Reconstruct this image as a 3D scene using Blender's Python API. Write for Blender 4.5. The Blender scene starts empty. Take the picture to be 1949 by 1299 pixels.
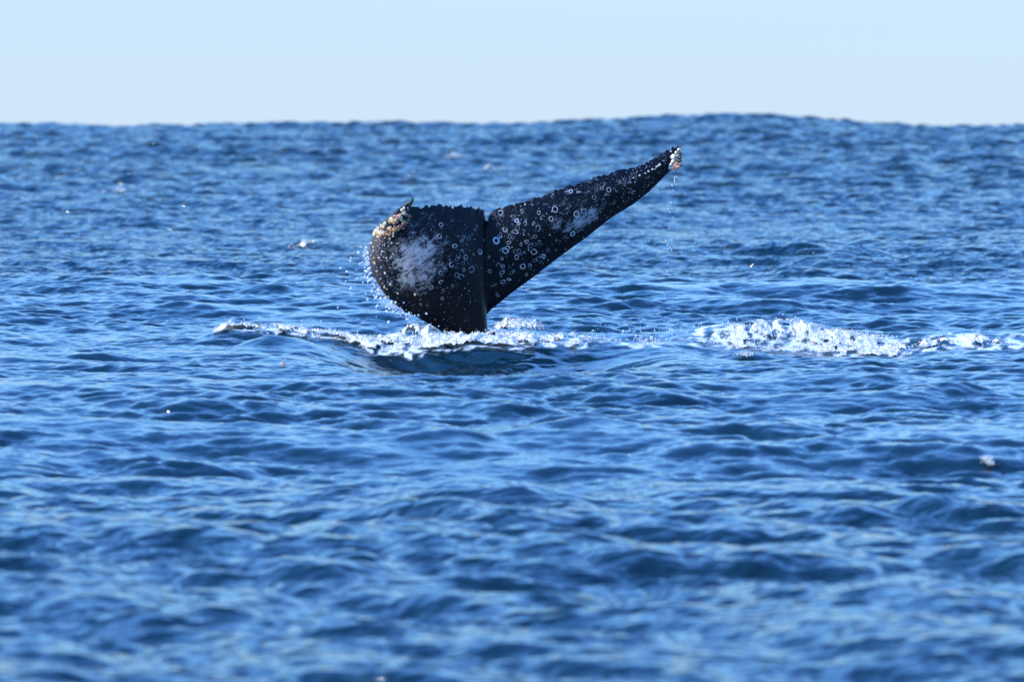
import bpy, bmesh, math, random
import numpy as np
from mathutils import Vector, Matrix
from mathutils.bvhtree import BVHTree

random.seed(7)
rng = np.random.default_rng(11)
SC = bpy.context.scene
COL = SC.collection

# ------------------------------------------------------------------ camera
CAM_H, DIST, FPX = 2.5, 60.0, 9900.0          # eye height, whale distance, focal length in photo pixels (1949 wide)
HORIZON = 241.0
PITCH = math.atan((649.5 - HORIZON) / FPX)
cam_d = bpy.data.cameras.new("camera")
cam = bpy.data.objects.new("camera", cam_d)
COL.objects.link(cam)
cam.location = (0, 0, CAM_H)
cam.rotation_euler = (math.pi / 2 - PITCH, 0, 0)
cam_d.sensor_width = 36.0
cam_d.lens = FPX / 1949.0 * 36.0
cam_d.clip_start, cam_d.clip_end = 0.5, 60000
cam_d.dof.use_dof = True
cam_d.dof.focus_distance = DIST
cam_d.dof.aperture_fstop = 2.5
SC.camera = cam

# ------------------------------------------------------------------ sky and sun
SUN_AZ, SUN_EL = math.radians(-112), math.radians(33)     # azimuth from +Y towards +X
wd = bpy.data.worlds.new("World")
SC.world = wd
wd.use_nodes = True
nt = wd.node_tree
nt.nodes.clear()
sky = nt.nodes.new("ShaderNodeTexSky")
sky.sky_type = 'NISHITA'
sky.sun_disc = False
sky.sun_elevation = SUN_EL
sky.sun_rotation = SUN_AZ
sky.altitude = 0
sky.air_density = 2.5
sky.dust_density = 0.0
sky.ozone_density = 4.0
bg = nt.nodes.new("ShaderNodeBackground")
bg.inputs[1].default_value = 0.145
wo = nt.nodes.new("ShaderNodeOutputWorld")
tint = nt.nodes.new("ShaderNodeMix"); tint.data_type = 'RGBA'; tint.blend_type = 'MULTIPLY'
tint.inputs[0].default_value = 1.0
tint.inputs[7].default_value = (0.68, 1.36, 3.05, 1)      # clean sea air: bluer than the default haze
nt.links.new(sky.outputs[0], tint.inputs[6])
# pale band of sea haze low on the horizon, the same all the way round
tc = nt.nodes.new("ShaderNodeTexCoord")
sep = nt.nodes.new("ShaderNodeSeparateXYZ")
nt.links.new(tc.outputs["Generated"], sep.inputs[0])


def wmath(op, a, b):
    n = nt.nodes.new("ShaderNodeMath"); n.operation = op
    for i, v in enumerate((a, b)):
        if isinstance(v, (int, float)): n.inputs[i].default_value = v
        else: nt.links.new(v, n.inputs[i])
    return n.outputs[0]


hz = wmath('MULTIPLY', wmath('POWER', 2.718, wmath('MULTIPLY', wmath('ABSOLUTE', sep.outputs[2], 0), -7.5)), 1.0)
hmix = nt.nodes.new("ShaderNodeMix"); hmix.data_type = 'RGBA'
nt.links.new(hz, hmix.inputs[0])
nt.links.new(tint.outputs[2], hmix.inputs[6])
hcol = nt.nodes.new("ShaderNodeMix"); hcol.data_type = 'RGBA'
nt.links.new(wmath('MULTIPLY', wmath('ABSOLUTE', sep.outputs[2], 0), 12.0), hcol.inputs[0])
hcol.clamp_factor = True
hcol.inputs[6].default_value = (3.08, 3.90, 4.70, 1)
hcol.inputs[7].default_value = (1.5, 2.7, 5.3, 1)
nt.links.new(hcol.outputs[2], hmix.inputs[7])
nt.links.new(hmix.outputs[2], bg.inputs[0])
nt.links.new(bg.outputs[0], wo.inputs[0])

sl = bpy.data.lights.new("sun", 'SUN')
sl.energy = 4.0
sl.angle = math.radians(0.5)
sl.color = (1.0, 0.93, 0.82)
sun = bpy.data.objects.new("sun", sl)
COL.objects.link(sun)
sd = Vector((math.sin(SUN_AZ) * math.cos(SUN_EL), math.cos(SUN_AZ) * math.cos(SUN_EL), math.sin(SUN_EL)))
sun.rotation_euler = sd.to_track_quat('Z', 'Y').to_euler()
sun.location = (-30, 70, 40)

SC.view_settings.view_transform = 'Standard'
SC.view_settings.look = 'None'
SC.view_settings.exposure = 0.5
SC.view_settings.gamma = 1.0
SC.view_settings.use_curve_mapping = False

# ------------------------------------------------------------------ helpers
CP, SP = math.cos(PITCH), math.sin(PITCH)


def at(px, py, Y):
    """world point that stands at photo pixel (px,py) at world depth Y (a measured survey of the photo)"""
    a = (px - 974.5) / FPX
    b = (649.5 - py) / FPX
    d = np.array([a, CP + b * SP, -SP + b * CP])
    return np.array([0, 0, CAM_H]) + d * (Y / d[1])


def tag(o, label=None, cat=None, group=None, kind=None):
    if label: o["label"] = label
    if cat: o["category"] = cat
    if group: o["group"] = group
    if kind: o["kind"] = kind
    return o


def link(name, me, mat, parent=None):
    o = bpy.data.objects.new(name, me)
    if mat is not None and len(me.materials) == 0:
        me.materials.append(mat)
    COL.objects.link(o)
    if parent is not None:
        o.parent = parent
    return o


def mesh_np(name, v, quads=None, tris=None, smooth=True):
    me = bpy.data.meshes.new(name)
    nq = 0 if quads is None else len(quads)
    ntr = 0 if tris is None else len(tris)
    me.vertices.add(len(v))
    me.vertices.foreach_set("co", np.asarray(v, np.float32).ravel())
    idx = []
    if nq: idx.append(np.asarray(quads, np.int32).ravel())
    if ntr: idx.append(np.asarray(tris, np.int32).ravel())
    idx = np.concatenate(idx)
    me.loops.add(len(idx))
    me.loops.foreach_set("vertex_index", idx)
    starts = np.concatenate([np.arange(nq) * 4, nq * 4 + np.arange(ntr) * 3]).astype(np.int32)
    me.polygons.add(nq + ntr)
    me.polygons.foreach_set("loop_start", starts)
    me.update(calc_edges=True)
    me.validate()
    me.polygons.foreach_set("use_smooth", np.full(len(me.polygons), smooth))
    return me


def sstep(a, b, x):
    t = np.clip((x - a) / (b - a), 0, 1)
    return t * t * (3 - 2 * t)


def fattr(me, name, vals):
    a = me.attributes.new(name, 'FLOAT', 'POINT')
    a.data.foreach_set("value", np.asarray(vals, np.float32).ravel())


# value noise on arrays (periodic lattice), octave sums
_lat = rng.random((256, 256)).astype(np.float32)


def vnoise(x, y):
    xi = np.floor(x).astype(np.int64); yi = np.floor(y).astype(np.int64)
    fx = x - xi; fy = y - yi
    fx = fx * fx * (3 - 2 * fx); fy = fy * fy * (3 - 2 * fy)
    x0, x1, y0, y1 = xi & 255, (xi + 1) & 255, yi & 255, (yi + 1) & 255
    a = _lat[x0, y0] * (1 - fx) + _lat[x1, y0] * fx
    b = _lat[x0, y1] * (1 - fx) + _lat[x1, y1] * fx
    return a * (1 - fy) + b * fy


def fbm(x, y, oct=4):
    s, a, t = 0, 1.0, 0
    for i in range(oct):
        s = s + a * vnoise(x * 2 ** i + 17.3 * i, y * 2 ** i + 5.1 * i); t += a; a *= 0.55
    return s / t


# ------------------------------------------------------------------ node helpers
def new_mat(name):
    m = bpy.data.materials.new(name)
    m.use_nodes = True
    t = m.node_tree
    return m, t, t.nodes["Principled BSDF"], t.nodes, t.links


def math_n(t, op, a, b=None, c=None, clamp=False):
    n = t.nodes.new("ShaderNodeMath"); n.operation = op; n.use_clamp = clamp
    for i, v in enumerate((a, b, c)):
        if v is None: continue
        if isinstance(v, (int, float)): n.inputs[i].default_value = v
        else: t.links.new(v, n.inputs[i])
    return n.outputs[0]


def mapping(t, vec, scale, rot=0.0):
    n = t.nodes.new("ShaderNodeMapping"); n.inputs["Scale"].default_value = scale
    n.inputs["Rotation"].default_value = (0, 0, rot)
    t.links.new(vec, n.inputs["Vector"]); return n.outputs[0]


def noise_n(t, vec, scale, detail=2.0, rough=0.5):
    n = t.nodes.new("ShaderNodeTexNoise")
    n.inputs["Scale"].default_value = scale; n.inputs["Detail"].default_value = detail
    n.inputs["Roughness"].default_value = rough
    t.links.new(vec, n.inputs["Vector"]); return n.outputs[0]


def attr_n(t, name):
    n = t.nodes.new("ShaderNodeAttribute"); n.attribute_name = name
    return n.outputs["Fac"]


def mixrgb(t, fac, a, b):
    n = t.nodes.new("ShaderNodeMix"); n.data_type = 'RGBA'
    t.links.new(fac, n.inputs[0]) if not isinstance(fac, float) else setattr(n.inputs[0], "default_value", fac)
    for s, v in ((6, a), (7, b)):
        if isinstance(v, tuple): n.inputs[s].default_value = (*v, 1)
        else: t.links.new(v, n.inputs[s])
    return n.outputs[2]


# ------------------------------------------------------------------ the sea surface: wave bands
WIND = math.radians(-112)      # travel direction


def wave_tile(N, L, lmin, lmax, slope, spread, seed):
    r = np.random.default_rng(seed)
    k1 = np.fft.fftfreq(N, L / N) * 2 * np.pi
    kx, ky = np.meshgrid(k1, k1, indexing='ij')
    k = np.hypot(kx, ky); k[0, 0] = 1e-9
    lam = 2 * np.pi / k
    lw = np.log(lam)
    e = 0.25
    band = sstep(np.log(lmin) - e, np.log(lmin) + e, lw) * (1 - sstep(np.log(lmax) - e, np.log(lmax) + e, lw))
    th = np.arctan2(ky, kx) - WIND
    D = np.abs(np.cos(th)) ** (2 * spread) + 0.06
    amp = np.sqrt(k ** -4.0 * band * D)
    amp[0, 0] = 0
    g = r.normal(size=(N, N)) + 1j * r.normal(size=(N, N))
    H = amp * g
    h = np.fft.ifft2(H).real
    sx = np.fft.ifft2(1j * kx * H).real; sy = np.fft.ifft2(1j * ky * H).real
    f = slope / math.sqrt((sx ** 2 + sy ** 2).mean())
    dx = np.fft.ifft2(1j * kx / k * H).real; dy = np.fft.ifft2(1j * ky / k * H).real
    return (np.stack([dx, dy, h], -1) * f).astype(np.float32)


#        N,   L,    lmin, lmax, slope, spread, rot, chop, lean
BANDS = [(256, 420., 14., 75., 0.026, 2.0, 0.0, 0.6, 0.3),
         (512, 151., 3.0, 14., 0.038, 1.4, 0.35, 0.8, 0.6),
         (512, 41., 0.75, 3.0, 0.108, 1.2, -0.3, 0.9, 1.3),
         (1024, 23., 0.26, 0.75, 0.155, 0.9, 0.2, 0.8, 0.9),
         (1024, 9.7, 0.08, 0.26, 0.155, 0.6, -0.15, 0.6, 0.2)]
TILES = [wave_tile(b[0], b[1], b[2], b[3], b[4], b[5], 40 + i) for i, b in enumerate(BANDS)]


def sample(i, x, y):
    N, L, rot = BANDS[i][0], BANDS[i][1], BANDS[i][6]
    c, s = math.cos(rot), math.sin(rot)
    u = ((c * x + s * y) / L * N); v = ((-s * x + c * y) / L * N)
    ui = np.floor(u).astype(np.int64); vi = np.floor(v).astype(np.int64)
    fu = (u - ui)[..., None].astype(np.float32); fv = (v - vi)[..., None].astype(np.float32)
    T = TILES[i]
    a0, a1, b0, b1 = ui % N, (ui + 1) % N, vi % N, (vi + 1) % N
    w = (T[a0, b0] * (1 - fu) + T[a1, b0] * fu) * (1 - fv) + (T[a0, b1] * (1 - fu) + T[a1, b1] * fu) * fv
    dx = c * w[..., 0] - s * w[..., 1]; dy = s * w[..., 0] + c * w[..., 1]
    return dx, dy, w[..., 2]


def ridge(x, y, pts, front, back):
    """a wave ridge: pts = (x, y, height) along its crest; front/back = half widths in depth"""
    p = np.array(pts)
    cy = np.interp(x, p[:, 0], p[:, 1]); ch = np.interp(x, p[:, 0], p[:, 2], left=0, right=0)
    d = y - cy
    w = np.where(d < 0, front, back)
    return ch * np.exp(-(d / w) ** 2)


def X(px, Y=60.0): return (px - 974.5) / FPX * Y


CREST_TAIL = [(X(380), 60.2, 0), (X(430), 60.2, .10), (X(520), 60.2, .12), (X(620), 60.0, .05), (X(700), 59.6, .0), (X(800), 59.5, .02),
              (X(960), 59.5, .04), (X(1100), 59.5, .03), (X(1200), 59.5, .0), (X(1290), 59.5, .0)]
CREST_RIGHT = [(X(1270), 60.7, 0), (X(1350), 60.7, .11), (X(1440), 60.6, .16), (X(1520), 60.5, .16), (X(1600), 60.3, .07),
               (X(1680), 60.1, .02), (X(1740), 60.1, .04), (X(1850), 60.1, .03), (X(2010), 60.1, .0), (X(2100), 60.1, 0)]
CREST_BUMP = [(X(1330), 58.2, 0), (X(1400), 58.2, .13), (X(1440), 58.1, .11), (X(1500), 58.0, .05), (X(1560), 58., 0)]
CREST_LEFT = [(X(450), 58.4, 0), (X(520), 58.4, .15), (X(570), 58.3, .11), (X(640), 58.2, .03), (X(700), 58.2, 0)]


_sw = np.array([(-900, 238), (-400, 236), (0, 238), (250, 238), (450, 234), (600, 238), (900, 238), (1000, 235), (1100, 229), (1200, 223), (1300, 219), (1385, 217), (1480, 220),
                (1600, 227), (1700, 232), (1780, 237), (1850, 234), (1949, 237), (2200, 234), (2500, 239), (2900, 236)], float)
SWELL_X = np.linspace(X(-900, 420), X(2900, 420), 400)
_z = np.interp(SWELL_X, (_sw[:, 0] - 974.5) / FPX * 420, CAM_H + (HORIZON - _sw[:, 1]) / FPX * 420) - 0.30
_z = _z + 0.16 * (fbm(SWELL_X * .55, SWELL_X * 0 + 3.3, 3) - .45)
_z = np.convolve(np.pad(_z, 2, mode='edge'), np.hanning(5) / np.hanning(5).sum(), 'valid')
SWELL_Z = _z


# single steep little waves one can pick out in the photo: pixel of the face, half width in px, height in m
WAVELETS = []
for (px, py, wpx, h) in [(1815, 775, 95, .13), (1130, 826, 80, .07), (320, 868, 85, .08), (840, 838, 80, .07), (680, 1183, 190, .07), (430, 1275, 130, .085), (560, 778, 70, .05),
                         (215, 362, 75, .32), (420, 382, 70, .22), (880, 349, 55, .26), (1470, 492, 70, .12), (1305, 580, 60, .09), (330, 478, 55, .13), (1860, 445, 60, .15), (1220, 470, 45, .1),
                         (160, 692, 110, .07), (1720, 603, 60, .08), (1300, 408, 60, .15), (100, 345, 50, .3), (1600, 880, 120, .06), (1250, 1010, 130, .05), (1900, 1140, 120, .07), (60, 1220, 90, .06), (1000, 925, 110, .05)]:
    Y = CAM_H / ((py - HORIZON) / FPX) + .5
    WAVELETS.append((X(px, Y), Y, wpx / FPX * Y, h))


def local_shape(x, y):
    """the wave pushed up and the trough pulled down around the whale, and the far swell"""
    win = sstep(-2.4, -1.2, x) * (1 - sstep(0.5, 2.1, x))
    dip = sstep(50.5, 57.8, y) * (1 - sstep(57.9, 59.6, y))
    z = -0.30 * win * dip
    z = z - 0.17 * (1 - .5 * sstep(X(1650), X(1800), x)) * sstep(X(1230), X(1400), x) * sstep(53.5, 58.6, y) * (1 - sstep(59.1, 60.5, y))
    z = z + ridge(x, y, CREST_TAIL, .45, .7) + ridge(x, y, CREST_RIGHT, .5, .7)
    z = z + ridge(x, y, CREST_BUMP, .5, .5) + ridge(x, y, CREST_LEFT, .4, .5)
    for (cx, cy, w, h) in WAVELETS:
        sel = np.flatnonzero((np.abs(x - cx) < 3 * w) & (np.abs(y - cy) < 14 * h + 1))
        u = (x[sel] - cx) / w
        d = y[sel] - cy - .35 * w * np.sin(u * 1.3) * .5
        z[sel] += h * np.exp(-u ** 2) * np.exp(-(d / np.where(d < 0, 1.7 * h + .05, 4.5 * h + .1)) ** 2)
    # long swell far out whose crest is the skyline, highest on the right
    cr = np.interp(x, SWELL_X, SWELL_Z)
    z = z + cr * np.exp(-np.abs((y - 420) / np.where(y < 420, 110, 80)) ** 1.35)
    return z


def water_pos(x, y, cell=None):
    near = np.exp(-((x / 7.0) ** 2 + ((y - 58) / 6.0) ** 2))
    calm = np.exp(-((x / 11.0) ** 4 + ((y - 59) / 9.0) ** 4))      # no long wave passes under the whale just now
    P = [x.astype(np.float64).copy(), y.astype(np.float64).copy(), local_shape(x, y)]
    miss = []
    gust = (0.35 + 1.3 * fbm(x * 0.11 + 3, y * 0.06 + 9, 2)) * (0.25 + 1.5 * fbm(x * 0.8 + 50, y * 0.55 + 20, 2))
    off = 1 + (1.5 * sstep(90, 300, y))      # rougher water offshore
    gust = np.minimum(gust, 1.22)
    wx_, wy_ = math.cos(WIND), math.sin(WIND)
    for i, b in enumerate(BANDS):
        dx, dy, h = sample(i, x, y)
        w = np.ones_like(x) if cell is None else sstep(1.7, 3.2, b[2] * 1.9 / cell)
        miss.append(1 - w)
        damp = 1 - (calm * 0.97 if i < 2 else near * (0.4, 0.3, 0.1)[i - 2])
        g = (0.6 + 0.4 * off) if i < 2 else (gust if i >= 3 else 0.4 + 0.6 * gust) * off
        a = w * damp * g
        P[0] += (b[8] * h * wx_ - b[7] * dx) * a; P[1] += (b[8] * h * wy_ - b[7] * dy) * a; P[2] += h * a
    return np.stack(P, -1), miss


# rows by depth, finest round the whale; columns fan out to twice the view
rows = [19.0]
while rows[-1] < 30000:
    y = rows[-1]
    if y < 58: dy = 0.030 + 0.034 * (1 - sstep(34, 48, y))
    elif y < 200: dy = 0.034 * (y / 58) ** 1.5
    elif y < 440: dy = 0.218 * (y / 200) ** 0.9
    else: dy = y * 0.03
    rows.append(y + dy)
rows = np.array(rows)
NC = 500
half = 0.0985 * 1.30
cols = np.linspace(-1, 1, NC)
cw = 0.97 * cols + 0.03 * cols ** 3
YY, UU = np.meshgrid(rows, cw, indexing='ij')
XX = YY * half * UU
cell = np.maximum(np.gradient(rows)[:, None] * np.ones_like(XX), YY * half * 2 / NC)
P, miss = water_pos(XX.ravel(), YY.ravel(), cell.ravel())
NR = len(rows)
print("water rows", NR, "quads", NR * NC)
ii = np.arange(NR * NC).reshape(NR, NC)
quads = np.stack([ii[:-1, :-1], ii[:-1, 1:], ii[1:, 1:], ii[1:, :-1]], -1).reshape(-1, 4)
water_me = mesh_np("sea", P, quads)
fattr(water_me, "miss_mid", miss[2])
fattr(water_me, "miss_small", miss[3])
fattr(water_me, "miss_fine", miss[4])


# ------------------------------------------------------------------ foam cover in plan (0..1)
def band_cover(x, y, pts, dy0, dy1):
    """pts = (x, centre depth, cover); foam between centre-dy0 (front) and centre+dy1 (back)"""
    p = np.array(pts)
    cy = np.interp(x, p[:, 0], p[:, 1]); cv = np.interp(x, p[:, 0], p[:, 2], left=0, right=0)
    d = y - cy
    return cv * np.where(d < 0, 1 - sstep(0.5, 1.1, -d / dy0), 1 - sstep(0.5, 1.1, d / dy1))


C_TAIL = [(X(395), 60.2, 0), (X(420), 60.2, .75), (X(470), 60.15, .9), (X(560), 60.05, .8), (X(620), 59.85, .75), (X(690), 59.5, .75), (X(740), 59.35, .85),
          (X(880), 59.35, .95), (X(960), 59.35, 1.0), (X(1010), 59.4, .75), (X(1100), 59.4, .75), (X(1130), 59.4, .4), (X(1200), 59.35, .6), (X(1260), 59.3, .5), (X(1290), 59.3, 0)]
C_RIGHT = [(X(1290), 60.4, 0), (X(1340), 60.3, .48), (X(1440), 60.25, .55), (X(1500), 60.2, .75), (X(1600), 60.0, .8), (X(1680), 59.8, .8), (X(1730), 59.8, .5), (X(1770), 59.8, .4),
           (X(1850), 59.8, .5), (X(1940), 59.8, .32), (X(2020), 59.8, 0)]


def foam_cover(x, y):
    a = band_cover(x, y, C_TAIL, .30 + .28 * sstep(-1.9, -1.4, x) * (1 - sstep(-.1, .5, x)), .5)
    b = band_cover(x, y, C_RIGHT, .85 - .35 * sstep(X(1620), X(1800), x), .75 - .2 * sstep(X(1620), X(1800), x))
    return a, b


fa, fb = foam_cover(P[:, 0], P[:, 1])
lace = fbm(P[:, 0] * 11, P[:, 1] * 7, 4)
fo = np.clip(fa + fb, 0, 1)
turb = band_cover(P[:, 0], P[:, 1], [(X(1000), 60.3, 0), (X(1100), 60.4, .3), (X(1280), 60.6, .4), (X(1420), 60.5, .3), (X(1500), 60.2, .0)], 1.2, 1.2)
fattr(water_me, "foam", np.clip(sstep(0.62, 0.80, lace + 0.38 * fo) * (fo > 0.02) * 0.9 + turb * sstep(.45, .6, lace) * .4, 0, 1))
smooth_win = sstep(-2.4, -1.4, P[:, 0]) * (1 - sstep(1.0, 2.0, P[:, 0])) * sstep(56, 57.5, P[:, 1]) * (1 - sstep(59.3, 59.8, P[:, 1]))
fattr(water_me, "slick", smooth_win)

aer = band_cover(P[:, 0], P[:, 1], [(X(600), 59.6, 0), (X(760), 59.5, .7), (X(1000), 59.7, .9), (X(1200), 60.0, .9), (X(1400), 60.0, .8), (X(1800), 59.9, .7), (X(2050), 59.9, .3)], .55, 1.7)
fattr(water_me, "aerated", np.clip(aer * (0.25 + 1.3 * (fbm(P[:, 0] * 2.4, P[:, 1] * 1.2 + 40, 4) - .25)), 0, 1))

wm, t, bs, N, L = new_mat("sea_water")
geo = N.new("ShaderNodeNewGeometry").outputs["Position"]
bs.inputs["IOR"].default_value = 1.333
foam_f = attr_n(t, "foam")
deep = noise_n(t, geo, 0.15, 2)
base = mixrgb(t, deep, (0.002, 0.015, 0.023), (0.003, 0.019, 0.029))
base = mixrgb(t, attr_n(t, "aerated"), base, (0.035, 0.10, 0.115))      # fine bubbles make the wash teal
L.new(mixrgb(t, foam_f, base, (0.62, 0.66, 0.68)), bs.inputs["Base Color"])
L.new(math_n(t, 'ADD', math_n(t, 'MULTIPLY', foam_f, 0.5), 0.05), bs.inputs["Roughness"])
v1 = mapping(t, geo, (1, 1.25, 1), math.radians(-20))
slick = attr_n(t, "slick")
h_micro = math_n(t, 'MULTIPLY', noise_n(t, v1, 17.0, 2, .55), math_n(t, 'SUBTRACT', 0.006, math_n(t, 'MULTIPLY', slick, 0.0025)))
h_fine = math_n(t, 'MULTIPLY', math_n(t, 'MULTIPLY', noise_n(t, v1, 6.0, 1), 0.12), attr_n(t, "miss_fine"))
h_small = math_n(t, 'MULTIPLY', math_n(t, 'MULTIPLY', noise_n(t, v1, 2.2, 1), 0.48), attr_n(t, "miss_small"))
h_mid = math_n(t, 'MULTIPLY', math_n(t, 'MULTIPLY', noise_n(t, v1, 0.7, 1), 0.7), attr_n(t, "miss_mid"))
hh = math_n(t, 'ADD', math_n(t, 'ADD', h_micro, h_fine), math_n(t, 'ADD', h_small, h_mid))
bmp = N.new("ShaderNodeBump"); bmp.inputs["Strength"].default_value = 1; bmp.inputs["Distance"].default_value = 1.0
L.new(hh, bmp.inputs["Height"]); L.new(bmp.outputs[0], bs.inputs["Normal"])
sea = link("sea", water_me, wm)
tag(sea, "choppy deep blue sea reaching to the horizon", "sea", kind="structure")

# ------------------------------------------------------------------ the whale: tail stock and flukes as one continuous body
def interp_pts(st, n):
    st = np.array(st, float)
    u = np.concatenate([[0], np.cumsum(np.hypot(*np.diff((st[:, :2] + st[:, 2:4]) / 2, axis=0).T) + 4)])
    u /= u[-1]
    s = np.linspace(0, 1, n)
    return s, np.stack([np.interp(s, u, st[:, j]) for j in range(st.shape[1])], -1)


def fluke_mesh(bm, stations, n, m, thick, depth_fn, jag, seed):
    """stations: trailing px,py, leading px,py ; closed lens-shaped solid with a jagged trailing edge"""
    r = random.Random(seed)
    s, st = interp_pts(stations, n)
    k = np.array([0, 1, 2, 1, 0.]) / 4
    for j in range(4):
        pad = np.pad(st[:, j], 2, mode='reflect', reflect_type='odd')
        st[:, j] = np.convolve(pad, k, 'valid')
    front, back = [], []
    tv = np.linspace(0, 1, m)
    jy = 0
    for i in range(n):
        if i % 2 == 0: jy = r.uniform(-1, 1)
        j_here = jag * (jy if i % 3 else -abs(jy)) * min(1, 6 * s[i] + .3)
        T = np.array(st[i, :2]); Ld = np.array(st[i, 2:4])
        fr, bk = [], []
        for tt in tv:
            q = T * (1 - tt) + Ld * tt + np.array([0, j_here * math.exp(-14 * tt)])
            Y = depth_fn(s[i], tt)
            th = thick(s[i]) * (0.10 + 0.9 * math.sin(math.pi * min(1, tt ** 0.8) ** 1.25) ** 0.7 if tt < .97 else 0.10)
            fr.append(bm.verts.new(at(q[0], q[1], Y - th / 2)))
            bk.append(bm.verts.new(at(q[0], q[1], Y + th / 2)))
        front.append(fr); back.append(bk)
    for i in range(n - 1):
        for j in range(m - 1):
            bm.faces.new((front[i][j], front[i][j + 1], front[i + 1][j + 1], front[i + 1][j]))
            bm.faces.new((back[i][j], back[i + 1][j], back[i + 1][j + 1], back[i][j + 1]))
        bm.faces.new((front[i][0], front[i + 1][0], back[i + 1][0], back[i][0]))
        bm.faces.new((front[i][-1], back[i][-1], back[i + 1][-1], front[i + 1][-1]))
    for i in (0, n - 1):
        for j in range(m - 1):
            f = (front[i][j], back[i][j], back[i][j + 1], front[i][j + 1])
            bm.faces.new(f if i == 0 else f[::-1])


RIGHT = [(925, 428, 912, 622), (931, 407, 922, 606), (940, 402, 938, 588), (979, 389, 975, 557), (1017, 378, 1015, 528), (1055, 364, 1060, 493), (1105, 347, 1119, 450),
         (1148, 332, 1163, 415), (1192, 322, 1207, 388), (1219, 315, 1236, 365), (1242, 302, 1262, 339), (1262, 290, 1276, 325), (1281, 278, 1290, 320), (1293, 277, 1297, 302)]
LEFT = [(926, 428, 921, 720), (921.5, 400, 916, 715), (905, 397, 880, 680), (885, 395, 842, 632), (859, 395, 795, 605), (835, 394, 755, 584), (815, 394, 726, 553),
        (800, 396, 707, 518), (790, 397, 702, 490), (783, 396, 703, 460), (778, 392, 713, 434), (774, 388, 742, 405)]


def d_right(s, t):
    return 60.05 + 0.55 * s ** 1.3 - 0.10 * math.sin(math.pi * min(1, s * 1.1)) + 0.12 * t * (1 - s) - 0.05 * math.sin(math.pi * t)


def d_left(s, t):
    y = 60.05 - 0.62 * s ** 0.8
    y -= 0.16 * math.sin(math.pi * t) * math.sin(math.pi * (0.15 + 0.75 * s))
    y += 0.55 * sstep(0.25, 1.0, s) * t ** 2.6 + 0.1 * t * (1 - s)
    return float(y)


bm = bmesh.new()
fluke_mesh(bm, RIGHT, 110, 26, lambda s: 0.20 * (1 - s) ** 0.8 + 0.055, d_right, 3.4, 3)
fluke_mesh(bm, LEFT, 96, 26, lambda s: 0.22 * (1 - s) ** 0.6 + 0.09, d_left, 6.5, 5)
# tail stock: laterally flattened tube with a keel towards the camera's right
SEG = 28
ringsv = []
for (pyc, xl, xr, yf, yb) in [(421, 919, 930, 59.99, 60.11), (432, 916, 931, 59.955, 60.13), (470, 908, 931, 59.93, 60.15), (500, 900, 928, 59.90, 60.18), (535, 889, 925, 59.86, 60.22), (575, 878, 925, 59.8, 60.3), (605, 866, 927, 59.76, 60.36),
                              (635, 858, 929, 59.72, 60.42), (680, 845, 934, 59.68, 60.55), (760, 815, 950, 59.62, 60.85), (900, 760, 985, 59.55, 61.5), (1050, 700, 1010, 59.7, 62.4)]:
    vs = []
    for k in range(SEG):
        a = 2 * math.pi * k / SEG
        cx, sx = math.cos(a), math.sin(a)
        # keel: pinch towards front-right
        px = (xl + xr) / 2 + (xr - xl) / 2 * math.copysign(abs(cx) ** 0.9, cx)
        hw = (yb - yf) / 2 * (1 if sx > 0 else 0.25 + 0.75 * (cx + 1) / 2)
        Yk = (yf + yb) / 2 + hw * math.copysign(abs(sx) ** 1.1, sx) - 0.10 * max(0, cx) ** 3
        vs.append(bm.verts.new(at(px, pyc, Yk)))
    ringsv.append(vs)
for a, b in zip(ringsv[:-1], ringsv[1:]):
    for k in range(SEG):
        bm.faces.new((a[k], a[(k + 1) % SEG], b[(k + 1) % SEG], b[k]))
bm.faces.new(ringsv[0]); bm.faces.new(ringsv[-1][::-1])
bmesh.ops.recalc_face_normals(bm, faces=bm.faces[:])
raw = bpy.data.meshes.new("raw_body"); bm.to_mesh(raw); bm.free()
tmp = bpy.data.objects.new("raw_body", raw); COL.objects.link(tmp)
md = tmp.modifiers.new("remesh", 'REMESH'); md.mode = 'VOXEL'; md.voxel_size = 0.0105
sm = tmp.modifiers.new("smooth", 'SMOOTH'); sm.factor = 0.5; sm.iterations = 3
dg = bpy.context.evaluated_depsgraph_get(); dg.update()
body_me = bpy.data.meshes.new_from_object(tmp.evaluated_get(dg))
body_me.name = "tail_flukes"
bpy.data.objects.remove(tmp); bpy.data.meshes.remove(raw)
body_me.polygons.foreach_set("use_smooth", np.full(len(body_me.polygons), True))
nv = len(body_me.vertices)
co = np.empty(nv * 3, np.float32); body_me.vertices.foreach_get("co", co); co = co.reshape(-1, 3)
print("body verts", nv)
# let the two flukes run softly into the stock along the keel
fx0 = co[:, 0] * FPX / co[:, 1] + 974.5
wgt = (np.exp(-((fx0 - 921) / 17.0) ** 2) * (1 - sstep(1.30, 1.42, co[:, 2])))[:, None]
ed = np.empty(len(body_me.edges) * 2, np.int32); body_me.edges.foreach_get("vertices", ed); ed = ed.reshape(-1, 2)
deg = np.bincount(ed.ravel(), minlength=nv)[:, None]
co = co.astype(np.float64)
for _ in range(40):
    acc = np.stack([np.bincount(ed[:, 0], co[ed[:, 1], a], nv) + np.bincount(ed[:, 1], co[ed[:, 0], a], nv) for a in range(3)], -1)
    co = co + (acc / np.maximum(deg, 1) - co) * (0.6 * wgt)
body_me.vertices.foreach_set("co", co.astype(np.float32).ravel()); body_me.update()
# grey scuffed pigment patches on the skin (plan measured on the fluke)
fx = co[:, 0] * FPX / co[:, 1] + 974.5
ang = np.arctan2(co[:, 2] - CAM_H, co[:, 1]) + PITCH
fy = 649.5 - np.tan(ang) * FPX


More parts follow.
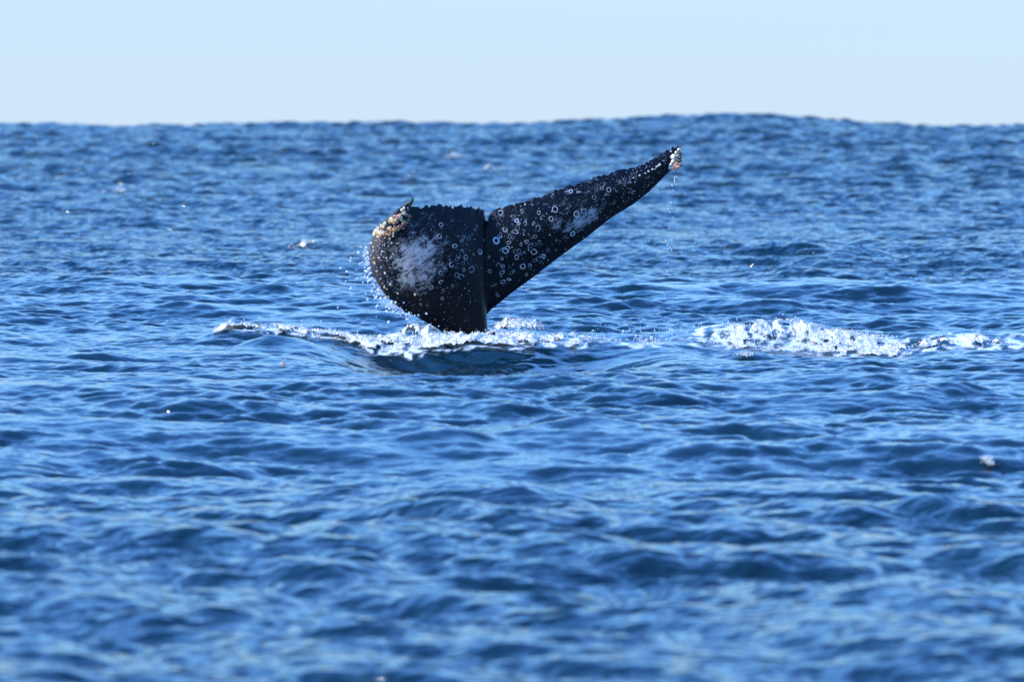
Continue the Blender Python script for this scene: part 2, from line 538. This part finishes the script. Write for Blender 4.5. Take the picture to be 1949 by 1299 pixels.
def ell(cx, cy, rx, ry, rot):
    c, s = math.cos(rot), math.sin(rot)
    u = (fx - cx) * c + (fy - cy) * s; v = -(fx - cx) * s + (fy - cy) * c
    return np.exp(-((u / rx) ** 2 + (v / ry) ** 2) ** 1.3)


pig = np.maximum.reduce([ell(790, 496, 56, 72, .35), 0.75 * ell(812, 520, 40, 34, 0), 0.55 * ell(800, 440, 45, 40, 0), 0.6 * ell(758, 530, 34, 46, .3), 0.5 * ell(745, 470, 26, 40, .2),
                         0.9 * ell(1108, 418, 58, 20, -.62), 0.6 * ell(1075, 425, 45, 26, -.5), 0.25 * ell(1150, 372, 70, 26, -.4), 0.3 * ell(1000, 450, 70, 80, 0), 0.46 * ell(1105, 390, 120, 38, -.45), 0.42 * ell(820, 480, 85, 85, 0), .4 * ell(1200, 345, 60, 20, -.5)])
fattr(body_me, "pigment", pig)
edge = np.maximum(1 - sstep(8, 40, np.hypot((fx - 700) / 1.0, np.maximum(0, np.abs(fy - 500) - 60) / 1.5)), 0)  # left rim mask: brownish sunlight painted into the skin colour
fattr(body_me, "sunlit_rim", edge)

skm, t, bs, N, L = new_mat("whale_skin")
geo = N.new("ShaderNodeNewGeometry").outputs["Position"]


def strokes(angle, sc, det):
    r1 = N.new("ShaderNodeMapping"); r1.inputs["Rotation"].default_value = (0, angle, 0)
    L.new(geo, r1.inputs["Vector"])
    return noise_n(t, mapping(t, r1.outputs[0], sc), 1.0, det, .7)


scr = strokes(0.7, (11, 12, 46), 6)
scr2 = strokes(-0.5, (20, 14, 80), 4)
blot = noise_n(t, geo, 9.0, 5, .65)
pg = attr_n(t, "pigment")
sumn = math_n(t, 'ADD', math_n(t, 'MULTIPLY', scr, .9), math_n(t, 'ADD', math_n(t, 'MULTIPLY', scr2, .5), math_n(t, 'MULTIPLY', blot, .8)))
mr = N.new("ShaderNodeMapRange"); mr.interpolation_type = 'SMOOTHSTEP'
L.new(math_n(t, 'MULTIPLY_ADD', pg, .47, sumn), mr.inputs["Value"])
mr.inputs["From Min"].default_value = 1.31; mr.inputs["From Max"].default_value = 1.66
pf = math_n(t, 'MULTIPLY', mr.outputs[0], math_n(t, 'MULTIPLY_ADD', pg, .5, .5))
fine = noise_n(t, geo, 60, 3, .6)
dark = mixrgb(t, fine, (0.0015, 0.0024, 0.0042), (0.005, 0.0068, 0.0105))
c1 = mixrgb(t, pf, dark, (0.31, 0.335, 0.375))
rim_f = math_n(t, 'MULTIPLY', attr_n(t, "sunlit_rim"), math_n(t, 'MULTIPLY', blot, 1.2), clamp=True)
c2 = mixrgb(t, rim_f, c1, (0.10, 0.075, 0.07))
L.new(c2, bs.inputs["Base Color"])
bs.inputs["Roughness"].default_value = 0.27
bs.inputs["IOR"].default_value = 1.33
bs.inputs["Specular IOR Level"].default_value = 0.2
b = N.new("ShaderNodeBump"); b.inputs["Strength"].default_value = .6; b.inputs["Distance"].default_value = .012
L.new(math_n(t, 'ADD', math_n(t, 'MULTIPLY', scr, .7), fine), b.inputs["Height"]); L.new(b.outputs[0], bs.inputs["Normal"])

whale = bpy.data.objects.new("humpback_whale", None)
COL.objects.link(whale)
wx = at(895, 652, 60.1)
whale.location = wx
tag(whale, "black humpback whale raising its barnacled tail flukes out of the sea", "whale")
body = link("tail_flukes", body_me, skm, whale)
body.matrix_parent_inverse = Matrix.Translation(-Vector(wx))

bvh = BVHTree.FromPolygons([Vector(c) for c in co], [tuple(p.vertices) for p in body_me.polygons])


def hit(px, py):
    """point and normal of the skin seen at a photo position"""
    o = Vector((0, 0, CAM_H)); d = (Vector(at(px, py, 60)) - o).normalized()
    p, n, i, _ = bvh.ray_cast(o, d)
    return (p, n) if p is not None and p.y < 66 else (None, None)


def hit_near(px, py, Y=59.8):
    p, n, i, d = bvh.find_nearest(Vector(at(px, py, Y)))
    return p, n


def plain(name, col, rough=.6, spec=.4):
    m, t, bs, N, L = new_mat(name)
    g = N.new("ShaderNodeNewGeometry").outputs["Position"]
    n = noise_n(t, g, 55, 3)
    L.new(mixrgb(t, n, tuple(c * .6 for c in col), tuple(min(1, c * 1.35) for c in col)), bs.inputs["Base Color"])
    bs.inputs["Roughness"].default_value = rough
    bs.inputs["Specular IOR Level"].default_value = spec
    return m


M_SCAR = plain("scar_tissue", (0.33, 0.36, 0.40), .5)
M_SCARD = plain("faint_scar_tissue", (0.13, 0.145, 0.17), .5)
M_CREAM = plain("barnacle_cream", (0.66, 0.54, 0.34))
M_OCHRE = plain("barnacle_ochre", (0.62, 0.42, 0.13))
M_PINK = plain("barnacle_pink", (0.46, 0.22, 0.14))
M_WHITE = plain("barnacle_white", (0.62, 0.60, 0.54))
M_WEED = plain("stalk_dark_green", (0.03, 0.045, 0.03), .45)
M_FLESH = plain("stalk_flesh", (0.22, 0.12, 0.10), .4)


# scar rings -------------------------------------------------
def ring_mesh(name, width, seg=12, gap=0):
    bm = bmesh.new()
    r0, r1, r2 = 1 - width, 1 - width * .45, 1.0
    v = [[bm.verts.new((r * math.cos(2 * math.pi * k / seg) * (1 + .06 * math.sin(k * 2.1)), r * math.sin(2 * math.pi * k / seg), z)) for k in range(seg)]
         for r, z in ((r0, -.05), (r1, .14), (r2, -.05))]
    for a, b in zip(v[:-1], v[1:]):
        for k in range(seg - gap):
            f = bm.faces.new((a[k], b[k], b[(k + 1) % seg], a[(k + 1) % seg])); f.smooth = True
    me = bpy.data.meshes.new(name); bm.to_mesh(me); bm.free()
    return me


def Z1(x, y): return 650 + x / 4.06, 360 + y / 4.06
def Z2(x, y): return 900 + x / 3.42, 250 + y / 3.42


z1 = [(730, 376, 1), (757, 365, 1), (590, 405, .8), (770, 275, .9), (875, 440, 1.1), (905, 365, .8), (930, 400, 1), (945, 370, .8), (985, 380, .9), (1030, 315, 1), (1045, 285, .7), (895, 540, 1),
      (905, 515, .8), (935, 480, 1.1), (960, 525, .9), (850, 585, .9), (940, 575, .8), (805, 620, .9), (1005, 622, 1.35), (890, 665, 1.2), (925, 678, 1.2), (770, 720, .9), (790, 785, .8),
      (780, 848, .7), (695, 762, .9), (650, 808, .7), (615, 890, .8), (1072, 485, 1.25), (765, 650, .9), (700, 690, .6), (885, 610, .6), (970, 430, .6), (1010, 350, .6), (745, 590, .6), (860, 750, .6), (1100, 395, .7)]
z2 = [(180, 530, 1), (178, 548, .7), (210, 640, 1), (290, 628, 1), (275, 655, 1.1), (152, 712, 1.25), (180, 670, 1.1), (165, 690, .8), (240, 685, .9), (235, 725, .9), (190, 772, 1.2), (210, 777, 1.15), (300, 782, 1.2),
      (285, 820, 1.2), (350, 718, 1.1), (375, 745, 1), (397, 785, 1.1), (425, 630, 1.3), (395, 600, 1.0), (385, 690, .8), (405, 685, .8), (325, 880, 1.15), (370, 872, .9), (195, 880, .9), (168, 870, .8), (240, 882, .9),
      (265, 912, .9), (252, 920, .8), (195, 980, 1.2), (235, 965, .9), (350, 935, 1), (110, 912, 1), (130, 1000, .9), (105, 820, .9), (285, 580, 1), (340, 600, 1), (330, 650, 1.1), (165, 610, .8), (320, 520, 1), (535, 508, 1.1),
      (620, 395, .9), (637, 390, 1), (685, 395, .9), (480, 475, .8), (515, 420, .8), (450, 810, .9), (425, 830, 1), (463, 815, .9), (650, 667, 1.15), (675, 540, 1), (720, 520, .9), (1028, 380, .8), (1045, 396, 1.05), (1030, 300, .7),
      (1040, 275, .7), (960, 330, .8), (990, 320, .7), (840, 370, .9), (885, 380, .9), (920, 375, .8), (800, 310, .8), (760, 330, .7), (163, 1070, .9), (490, 775, .8), (540, 772, .8), (430, 530, 1), (510, 570, 1), (262, 553, 1),
      (190, 920, .9), (315, 735, .7), (310, 800, .8), (335, 790, .8), (46, 785, 1.2), (190, 830, .9), (205, 640, .8), (300, 600, .9), (225, 760, .9), (410, 740, .8), (430, 720, .7), (455, 560, .8), (870, 410, .8), (860, 340, .7),
      (600, 690, .7), (560, 610, .8), (760, 560, .8), (790, 430, .8), (940, 390, .6), (240, 930, .6), (180, 690, .9), (15, 640, .9), (150, 560, .7)]
RV = [ring_mesh("barnacle_scar", w, 12, g) for w, g in ((.24, 0), (.30, 0), (.46, 0), (.26, 0), (.30, 3), (.28, 1))]
RVD = []
for me in RV:
    me.materials.append(M_SCAR)
    m2 = me.copy(); m2.materials.clear(); m2.materials.append(M_SCARD); RVD.append(m2)


def place(name, me, p, n, r, zs, parent=body, spin=None, squash=1.0, lift=.0):
    o = bpy.data.objects.new(name, me)
    q = n.to_track_quat('Z', 'Y').to_matrix().to_4x4()
    spin = random.uniform(0, 6.28) if spin is None else spin
    o.matrix_world = Matrix.Translation(p + n * lift) @ q @ Matrix.Rotation(spin, 4, 'Z') @ Matrix.Diagonal((r, r * squash, zs, 1))
    mw = o.matrix_world.copy()
    COL.objects.link(o)
    o.parent = parent
    o.matrix_parent_inverse = Matrix.Identity(4)
    o.matrix_world = mw
    return o


def set_child(o, mw):
    o.matrix_basis = mw


scars = [(Z1(x, y), s, 0) for x, y, s in z1] + [(Z2(x, y), s, 0) for x, y, s in z2]
rr = random.Random(21)
for k in range(28):
    if rr.random() < .7: q = (rr.uniform(935, 1180), 0); lo = np.interp(q[0], [930, 1290], [418, 295]); hi = np.interp(q[0], [930, 1075, 1207, 1290], [575, 470, 380, 320])
    else: q = (rr.uniform(770, 918), 0); lo, hi = 410, 590
    scars.append(((q[0], rr.uniform(lo + 4, hi - 4)), rr.uniform(.35, .85), 1))
for (q, s, faint) in scars:
    p, n = hit(*q)
    if p is None: continue
    lst = RVD if (faint or s < .85 or rr.random() < .3) else RV
    place("barnacle_scar", rr.choice(lst), p, n, 0.033 * s * rr.uniform(.65, 1.15), 0.02, squash=rr.uniform(.55, 1), lift=.001)

# small pale specks in the skin: too many to count, one part
sv, sf = [], []
def speck(px, py, r):
    p, n = hit(px, py)
    if p is None: return
    a = n.orthogonal().normalized(); b2 = n.cross(a)
    ph = rr.uniform(0, 6); e = rr.uniform(.4, 1)
    i0 = len(sv)
    for k in range(5):
        an = ph + k * 1.2566
        sv.append(p + n * .001 + a * (r * math.cos(an)) + b2 * (r * e * math.sin(an)))
    sv.append(p + n * (.002 + r * .4))
    for k in range(5): sf.append((i0 + k, i0 + (k + 1) % 5, i0 + 5))
for k in range(1000):
    u = rr.random()
    if u < .55:
        px = rr.uniform(935, 1280); lo = np.interp(px, [930, 1290], [412, 285]); hi = np.interp(px, [930, 1075, 1207, 1290], [585, 478, 385, 318]); py = lo + (hi - lo) * rr.random() ** 1.5
    elif u < .8: px = rr.gauss(725, 14); py = rr.gauss(480, 50)
    else: px = rr.uniform(750, 920); py = rr.uniform(420, 628)
    speck(px, py, (.003 + .008 * rr.random() ** 2.2) * (1.3 if px < 760 else .9))
spm = bpy.data.meshes.new("scar_speck"); spm.from_pydata(sv, [], sf)
spm.materials.append(M_SCAR); spm.materials.append(M_SCARD)
spm.polygons.foreach_set("material_index", np.repeat(rng.random(len(sf) // 5) < .55, 5).astype(np.int32))
o = link("scar_speck", spm, M_SCAR, body); o["kind"] = "stuff"
o.matrix_parent_inverse = Matrix.Identity(4)


# barnacles ---------------------------------------------------
def barnacle_mesh(mat, seg=8):
    bm = bmesh.new()
    prof = [(1.0, -.25), (.86, .45), (.55, .85), (.38, .8), (.25, .45)]
    v = [[bm.verts.new((r * (1 + (.10 if k % 2 else -.06)) * math.cos(2 * math.pi * k / seg), r * (1 + (.10 if k % 2 else -.06)) * math.sin(2 * math.pi * k / seg), z)) for k in range(seg)] for r, z in prof]
    for a, b in zip(v[:-1], v[1:]):
        for k in range(seg): bm.faces.new((a[k], a[(k + 1) % seg], b[(k + 1) % seg], b[k]))
    bm.faces.new(v[-1])
    me = bpy.data.meshes.new("barnacle"); bm.to_mesh(me); bm.free(); me.materials.append(mat)
    return me


B = {m.name: barnacle_mesh(m) for m in (M_CREAM, M_OCHRE, M_PINK, M_WHITE)}
B["barnacle_flesh"] = barnacle_mesh(M_FLESH)


def barn(px, py, r, mat, jit=.3, Y=None):
    p, n = hit(px, py)
    if p is None: p, n = hit_near(px, py)
    n = (n + Vector((rr.uniform(-jit, jit), rr.uniform(-jit, jit), rr.uniform(-jit, jit)))).normalized()
    place("barnacle", B[mat], p, n, r, r * rr.uniform(.8, 1.4), lift=r * .1)


# thick crust at the left tip, along (712,436) .. (778,388)
for k in range(105):
    u = rr.random(); w = rr.random()
    u = u ** 1.15; ax, ay = 709 + 67 * u, 440 - 50 * u
    px = ax + (26 * w) * .55 * (1 if u < .75 else .4); py = ay + 26 * w * (.85 if u < .6 else 1.1)
    m = rr.choices(["barnacle_cream", "barnacle_ochre", "barnacle_pink", "barnacle_white"], [4, 2 if u < .55 else .7, .5 if u < .35 else 2.6, 1])[0]
    if w > .6: m = rr.choice(["barnacle_pink", "barnacle_ochre", "barnacle_flesh"])
    barn(px, py, rr.uniform(.010, .029), m)
for (px, py) in [(713, 448), (716, 456), (708, 462), (704, 470), (725, 450), (722, 463), (733, 468), (742, 455), (748, 448), (751, 443), (745, 462), (730, 478), (718, 480), (706, 485),
                 (722, 492), (737, 492), (743, 508), (735, 520), (737, 535), (745, 540), (733, 547), (722, 548), (716, 538), (703, 505), (706, 522), (757, 560), (791, 562), (770, 578), (752, 575), (740, 565), (729, 555),
                 (764, 585), (775, 590), (783, 595), (795, 600), (702, 478), (700, 492), (712, 500), (728, 508), (812, 596)]:
    barn(px + rr.uniform(-2, 2), py + rr.uniform(-2, 2), rr.uniform(.005, .017), rr.choice(["barnacle_white", "barnacle_cream"]))
# right tip
for (px, py, r) in [(1282, 299, .036), (1287, 300, .026), (1281, 307, .028), (1277, 313, .026), (1275, 319, .024), (1288, 291, .026), (1292, 285, .02), (1286, 306, .022), (1290, 296, .02), (1284, 312, .02), (1279, 320, .018),
                    (1277, 288, .012), (1276, 277, .012), (1286, 274, .014), (1264, 284, .011), (1256, 288, .012), (1250, 292, .010), (1240, 297, .011), (1229, 304, .009), (1281, 274, .013)]:
    barn(px, py, r, "barnacle_white" if rr.random() < .7 else "barnacle_cream", .2)


def stalk(pts, r0, mat, tip=None):
    """a stalked barnacle: bent tapering neck with a plated head"""
    bm = bmesh.new()
    P3 = [Vector(at(*p)) for p in pts]
    n = len(P3); rings = []
    prof = np.interp(np.linspace(0, 1, n), [0, .5, .75, 1], [1, .8, 1.25, .15]) if tip else np.linspace(1, .2, n)
    for i, p in enumerate(P3):
        d = (P3[min(i + 1, n - 1)] - P3[max(i - 1, 0)]).normalized()
        a = d.orthogonal().normalized(); b2 = d.cross(a)
        rings.append([bm.verts.new(p + (a * math.cos(k * 1.0472) + b2 * math.sin(k * 1.0472)) * r0 * prof[i]) for k in range(6)])
    for a, b2 in zip(rings[:-1], rings[1:]):
        for k in range(6):
            f = bm.faces.new((a[k], a[(k + 1) % 6], b2[(k + 1) % 6], b2[k])); f.smooth = True
    bm.faces.new(rings[0][::-1]); bm.faces.new(rings[-1])
    me = bpy.data.meshes.new("stalked_barnacle"); bm.to_mesh(me); bm.free()
    o = link("stalked_barnacle", me, mat, body); o.matrix_parent_inverse = Matrix.Identity(4)
    return o


YL = hit_near(776, 390)[0].y; YR = hit_near(1290, 300)[0].y
stalk([(769, 399, YL), (773, 391, YL), (777, 386, YL - .02), (782, 384, YL - .03), (786, 380, YL - .03), (784, 376, YL - .03), (781, 375, YL - .03)], .03, M_WEED)
stalk([(776, 398, YL), (780, 391, YL), (784, 387, YL - .02), (786, 383, YL)], .022, M_WEED)
for a, b2, mt in [((1288, 298), (1298, 299), M_WEED), ((1287, 304), (1297, 305), M_WEED), ((1286, 309), (1299, 313), M_FLESH), ((1284, 313), (1295, 318), M_PINK), ((1281, 318), (1287, 324), M_FLESH), ((1289, 290), (1297, 291), M_WEED), ((1282, 315), (1292, 321), M_FLESH)]:
    stalk([(a[0] + (b2[0] - a[0]) * q, a[1] + (b2[1] - a[1]) * q + 1.2 * math.sin(q * 3), YR - .03 - .03 * q) for q in (0, .3, .55, .8, 1)], .018, mt, True)

# ------------------------------------------------------------------ foam: lumpy sheets and froth heaped on the water
fm, t, bs, N, L = new_mat("sea_foam")
geo = N.new("ShaderNodeNewGeometry").outputs["Position"]
fn = noise_n(t, geo, 9, 4, .6)
L.new(mixrgb(t, math_n(t, 'MULTIPLY_ADD', fn, 2.2, -.6, clamp=True), (0.40, 0.40, 0.36), (0.70, 0.68, 0.59)), bs.inputs["Base Color"])
bs.inputs["Roughness"].default_value = .6
bs.inputs["Specular IOR Level"].default_value = .05
bs.inputs["Subsurface Weight"].default_value = .08
bs.inputs["Subsurface Radius"].default_value = (.03, .035, .04)
bs.inputs["Subsurface Scale"].default_value = .5

ico = bmesh.new(); bmesh.ops.create_icosphere(ico, subdivisions=1, radius=1)
ICO_V = np.array([v.co[:] for v in ico.verts]); ICO_F = np.array([[v.index for v in f.verts] for f in ico.faces]); ico.free()


def blobs(c, r, stretch=None):
    """many small beads (centres c, radii r), jittered so no two look alike"""
    n = len(c)
    V = ICO_V[None] * (1 + 0.22 * rng.normal(size=(n, len(ICO_V), 1)))
    V = V * np.asarray(r)[:, None, None]
    if stretch is not None: V = V * stretch[:, None, :]
    V = V + np.asarray(c)[:, None, :]
    F = ICO_F[None] + (np.arange(n) * len(ICO_V))[:, None, None]
    return V.reshape(-1, 3), F.reshape(-1, 3)


def foam_patch(name, label, x0, x1, y0, y1, cover, lump, n_beads, mounds=(), step=(.010, .017), thr=.52, bead=1.0):
    gx, gy = np.meshgrid(np.arange(x0, x1, step[0]), np.arange(y0, y1, step[1]), indexing='ij')
    sh = gx.shape; gx = gx.ravel(); gy = gy.ravel()
    W, _ = water_pos(gx, gy)
    cv = cover(gx, gy)
    mz = np.zeros_like(gx)
    for (mx, my, rx, ry, h) in mounds:
        g = np.exp(-((gx - mx) / rx) ** 2 - ((gy - my) / ry) ** 2)
        mz = mz + h * g; cv = np.maximum(cv, sstep(.1, .5, g))
    nz = .55 * fbm(gx * 4.2 + 31, gy * 2.6 + 7, 5) + .45 * fbm(gx * 13 + 3, gy * 8 + 70, 3)
    big = np.abs(fbm(gx * 6 + 3, gy * 4 + 77, 4) - .5) * 2
    lum = fbm(gx * 20 + 5, gy * 13 + 1, 3)
    hi = fbm(gx * 45 + 9, gy * 30 + 4, 2)
    keep = (nz + .42 * cv) > thr + .42 * .62
    keep &= cv > .05
    W[:, 2] += .012 + mz * (0.55 + .6 * lum + .2 * hi) + lump * cv * (0.15 + 1.3 * (1 - big) ** 2.2 + 0.9 * (lum - .4) + .45 * (hi - .45))
    kk = keep.reshape(sh)
    fk = kk[:-1, :-1] & kk[1:, :-1] & kk[:-1, 1:] & kk[1:, 1:]
    id_ = np.arange(sh[0] * sh[1]).reshape(sh)
    q = np.stack([id_[:-1, :-1], id_[1:, :-1], id_[1:, 1:], id_[:-1, 1:]], -1)[fk]
    used, inv = np.unique(q.ravel(), return_inverse=True)
    q = inv.reshape(-1, 4); V = W[used]
    cand = np.flatnonzero((nz + .42 * cv + rng.normal(size=len(nz)) * .05 > thr + .42 * .6) & (cv > .03))
    pick = rng.choice(cand, n_beads)
    c = W[pick] + rng.normal(size=(n_beads, 3)) * np.array([.02, .03, .006])
    r = (.003 + .008 * rng.random(n_beads) ** 2.5) * bead
    c[:, 2] += np.abs(rng.normal(size=n_beads)) ** 2 * .005
    bv, bf = blobs(c, r)
    me = mesh_np(name, np.concatenate([V, bv]), q, bf + len(V))
    o = link(name, me, fm)
    tag(o, label, "foam", kind="stuff")
    return o


cov_t = lambda x, y: foam_cover(x, y)[0]
cov_r = lambda x, y: foam_cover(x, y)[1]
foam_patch("foam_wash", "white churned foam spread round the base of the whale's tail", X(385), X(1300), 59.0, 60.9, cov_t, .042, 4000,
           mounds=[(X(795), 59.72, .10, .12, .17), (X(822), 59.66, .08, .1, .10), (X(772), 59.7, .07, .1, .07), (X(910), 59.25, .18, .14, .04), (X(945), 59.25, .12, .12, .05), (X(1005), 59.3, .10, .12, .04), (X(1090), 59.4, .05, .08, .04),
                   (X(450), 60.2, .18, .15, .04)])
foam_patch("foam_hill", "small white heap of foam just behind the tail on the right", X(930), X(1050), 60.9, 61.8, lambda x, y: np.zeros_like(x), 0.035, 500,
           mounds=[(X(975, 61.3), 61.3, .16, .2, .11), (X(1000, 61.3), 61.35, .13, .2, .10), (X(1022, 61.3), 61.35, .08, .15, .06), (X(955, 61.3), 61.3, .08, .15, .05)])
foam_patch("foam_crest", "long broken white crest of foam trailing to the right of the whale", X(1280), X(2030), 58.9, 61.3, cov_r, .038, 3500,
           mounds=[(X(1445), 60.3, .09, .15, .04), (X(1495), 60.3, .16, .2, .06), (X(1530), 60.25, .12, .15, .05), (X(1600), 60.1, .16, .15, .03), (X(1655), 60.0, .12, .12, .035), (X(1765), 59.8, .1, .12, .03), (X(1800), 59.8, .08, .1, .03), (X(1860), 59.8, .14, .12, .03)])

# small whitecaps and flecks on the chop
def fleck(px, py, wpx, h, label):
    Ys = np.arange(24, 440, .03)          # first water surface met along the line of sight
    R = at(px, py, 1.0) - np.array([0, 0, CAM_H])
    Wp, _ = water_pos(R[0] * Ys, Ys, np.maximum(.03, .034 * (Ys / 58) ** 1.5))
    under = Wp[:, 2] >= CAM_H + R[2] * Ys
    Y = float(Ys[np.argmax(under)]) if under.any() else 410.
    p = at(px, py, Y); w = wpx / FPX * Y; d = max(.12, w * .5)
    st = (max(.012, w / 40), max(.016, d / 22))
    o = foam_patch("whitecap", label, p[0] - w, p[0] + w, p[1] - d, p[1] + d,
                   lambda x, y: .95 * np.exp(-(((x - p[0]) / (w * .5)) ** 2 + ((y - p[1]) / (d * .45)) ** 2)), h, 120, step=st, thr=.42 if Y > 62 else .6, bead=max(1, Y / 62))
    o["group"] = "small whitecaps scattered on the sea"


for f in [(592, 467, 46, .07, "white fleck of foam on a wave left of the whale's left fluke tip"),
          (868, 300, 26, .22, "bright whitecap far out above the notch between the flukes"),
          (940, 321, 16, .12, "tiny whitecap just right of and below the far bright one"),
          (232, 366, 30, .09, "thin broken whitecap on a dark wave at the far left"),
          (1885, 887, 12, .006, "small pale fleck on the water at the lower right"),
          (532, 702, 36, .03, "patch of grey froth on the wave left of and below the tail"),
          (1410, 684, 60, .02, "speckled froth on the dark wave below the right foam crest")]:
    fleck(*f)


# ------------------------------------------------------------------ flying water: drops and streaks
dm, t, bs, N, L = new_mat("water_drops")
bs.inputs["Base Color"].default_value = (.78, .84, .9, 1)
bs.inputs["Roughness"].default_value = .3
bs.inputs["Transmission Weight"].default_value = .35
bs.inputs["IOR"].default_value = 1.33


def drops(name, label, pts, r, stretch=None):
    bv, bf = blobs(np.array(pts), np.array(r), stretch)
    o = link(name, mesh_np(name, bv, None, bf), dm)
    return tag(o, label, "spray", kind="stuff")


pts, rad, stx = [], [], []
for k in range(130):        # flung off the left leading edge
    u = rr.random()
    ex = np.interp(u, [0, .35, .7, 1], [699, 708, 740, 790]); ey = np.interp(u, [0, .35, .7, 1], [470, 530, 575, 606])
    out = abs(rr.gauss(0, 1)) * 9 if rr.random() < .8 else rr.uniform(0, 55)
    pts.append(at(ex - out, ey + out * .35 + rr.uniform(-6, 6), 59.75 + rr.uniform(-.15, .15)))
    rad.append(rr.uniform(.005, .014) if rr.random() < .85 else rr.uniform(.014, .022)); stx.append((1, 1, 1))
for k in range(60):         # short streaks
    u = rr.random()
    ex = np.interp(u, [0, .35, .7, 1], [699, 708, 740, 775]); ey = np.interp(u, [0, .35, .7, 1], [480, 530, 575, 600])
    ln = rr.uniform(4, 16)
    for q in np.linspace(0, 1, 9):
        pts.append(at(ex - ln * q, ey + ln * (.55 * q - .2 + .35 * q * q), 59.72)); rad.append(.0085 * (1.15 - q)); stx.append((1.2, 1, 1))
for k in range(30):         # falling from the right tip
    q = rr.random()
    pts.append(at(1288 - 24 * q + rr.gauss(0, 2 + 4 * q), 322 + 250 * q ** 1.6, YR)); rad.append(rr.uniform(.003, .008)); stx.append((1, 1, 1.5))
for k in range(170):        # low spray over the wash
    px = rr.choice([rr.gauss(805, 30), rr.gauss(805, 14), rr.gauss(1000, 25), rr.gauss(580, 60), rr.uniform(930, 1280)])
    top = {0: 0}.get(0)
    pts.append(at(px, rr.uniform(640, 668) - abs(rr.gauss(0, 1)) * 16, rr.uniform(59.5, 59.8))); rad.append(rr.uniform(.004, .012)); stx.append((1, 1, 1.2))
for k in range(500):        # fine spray right of the tail
    px = rr.uniform(1120, 1560)
    pts.append(at(px, 648 - abs(rr.gauss(0, 1)) * 17, rr.uniform(60.3, 60.8))); rad.append(rr.uniform(.003, .008)); stx.append((1, 1, 1.4))
drops("water_spray", "drops and streaks of spray flying off the whale's flukes", pts, rad, np.array(stx))
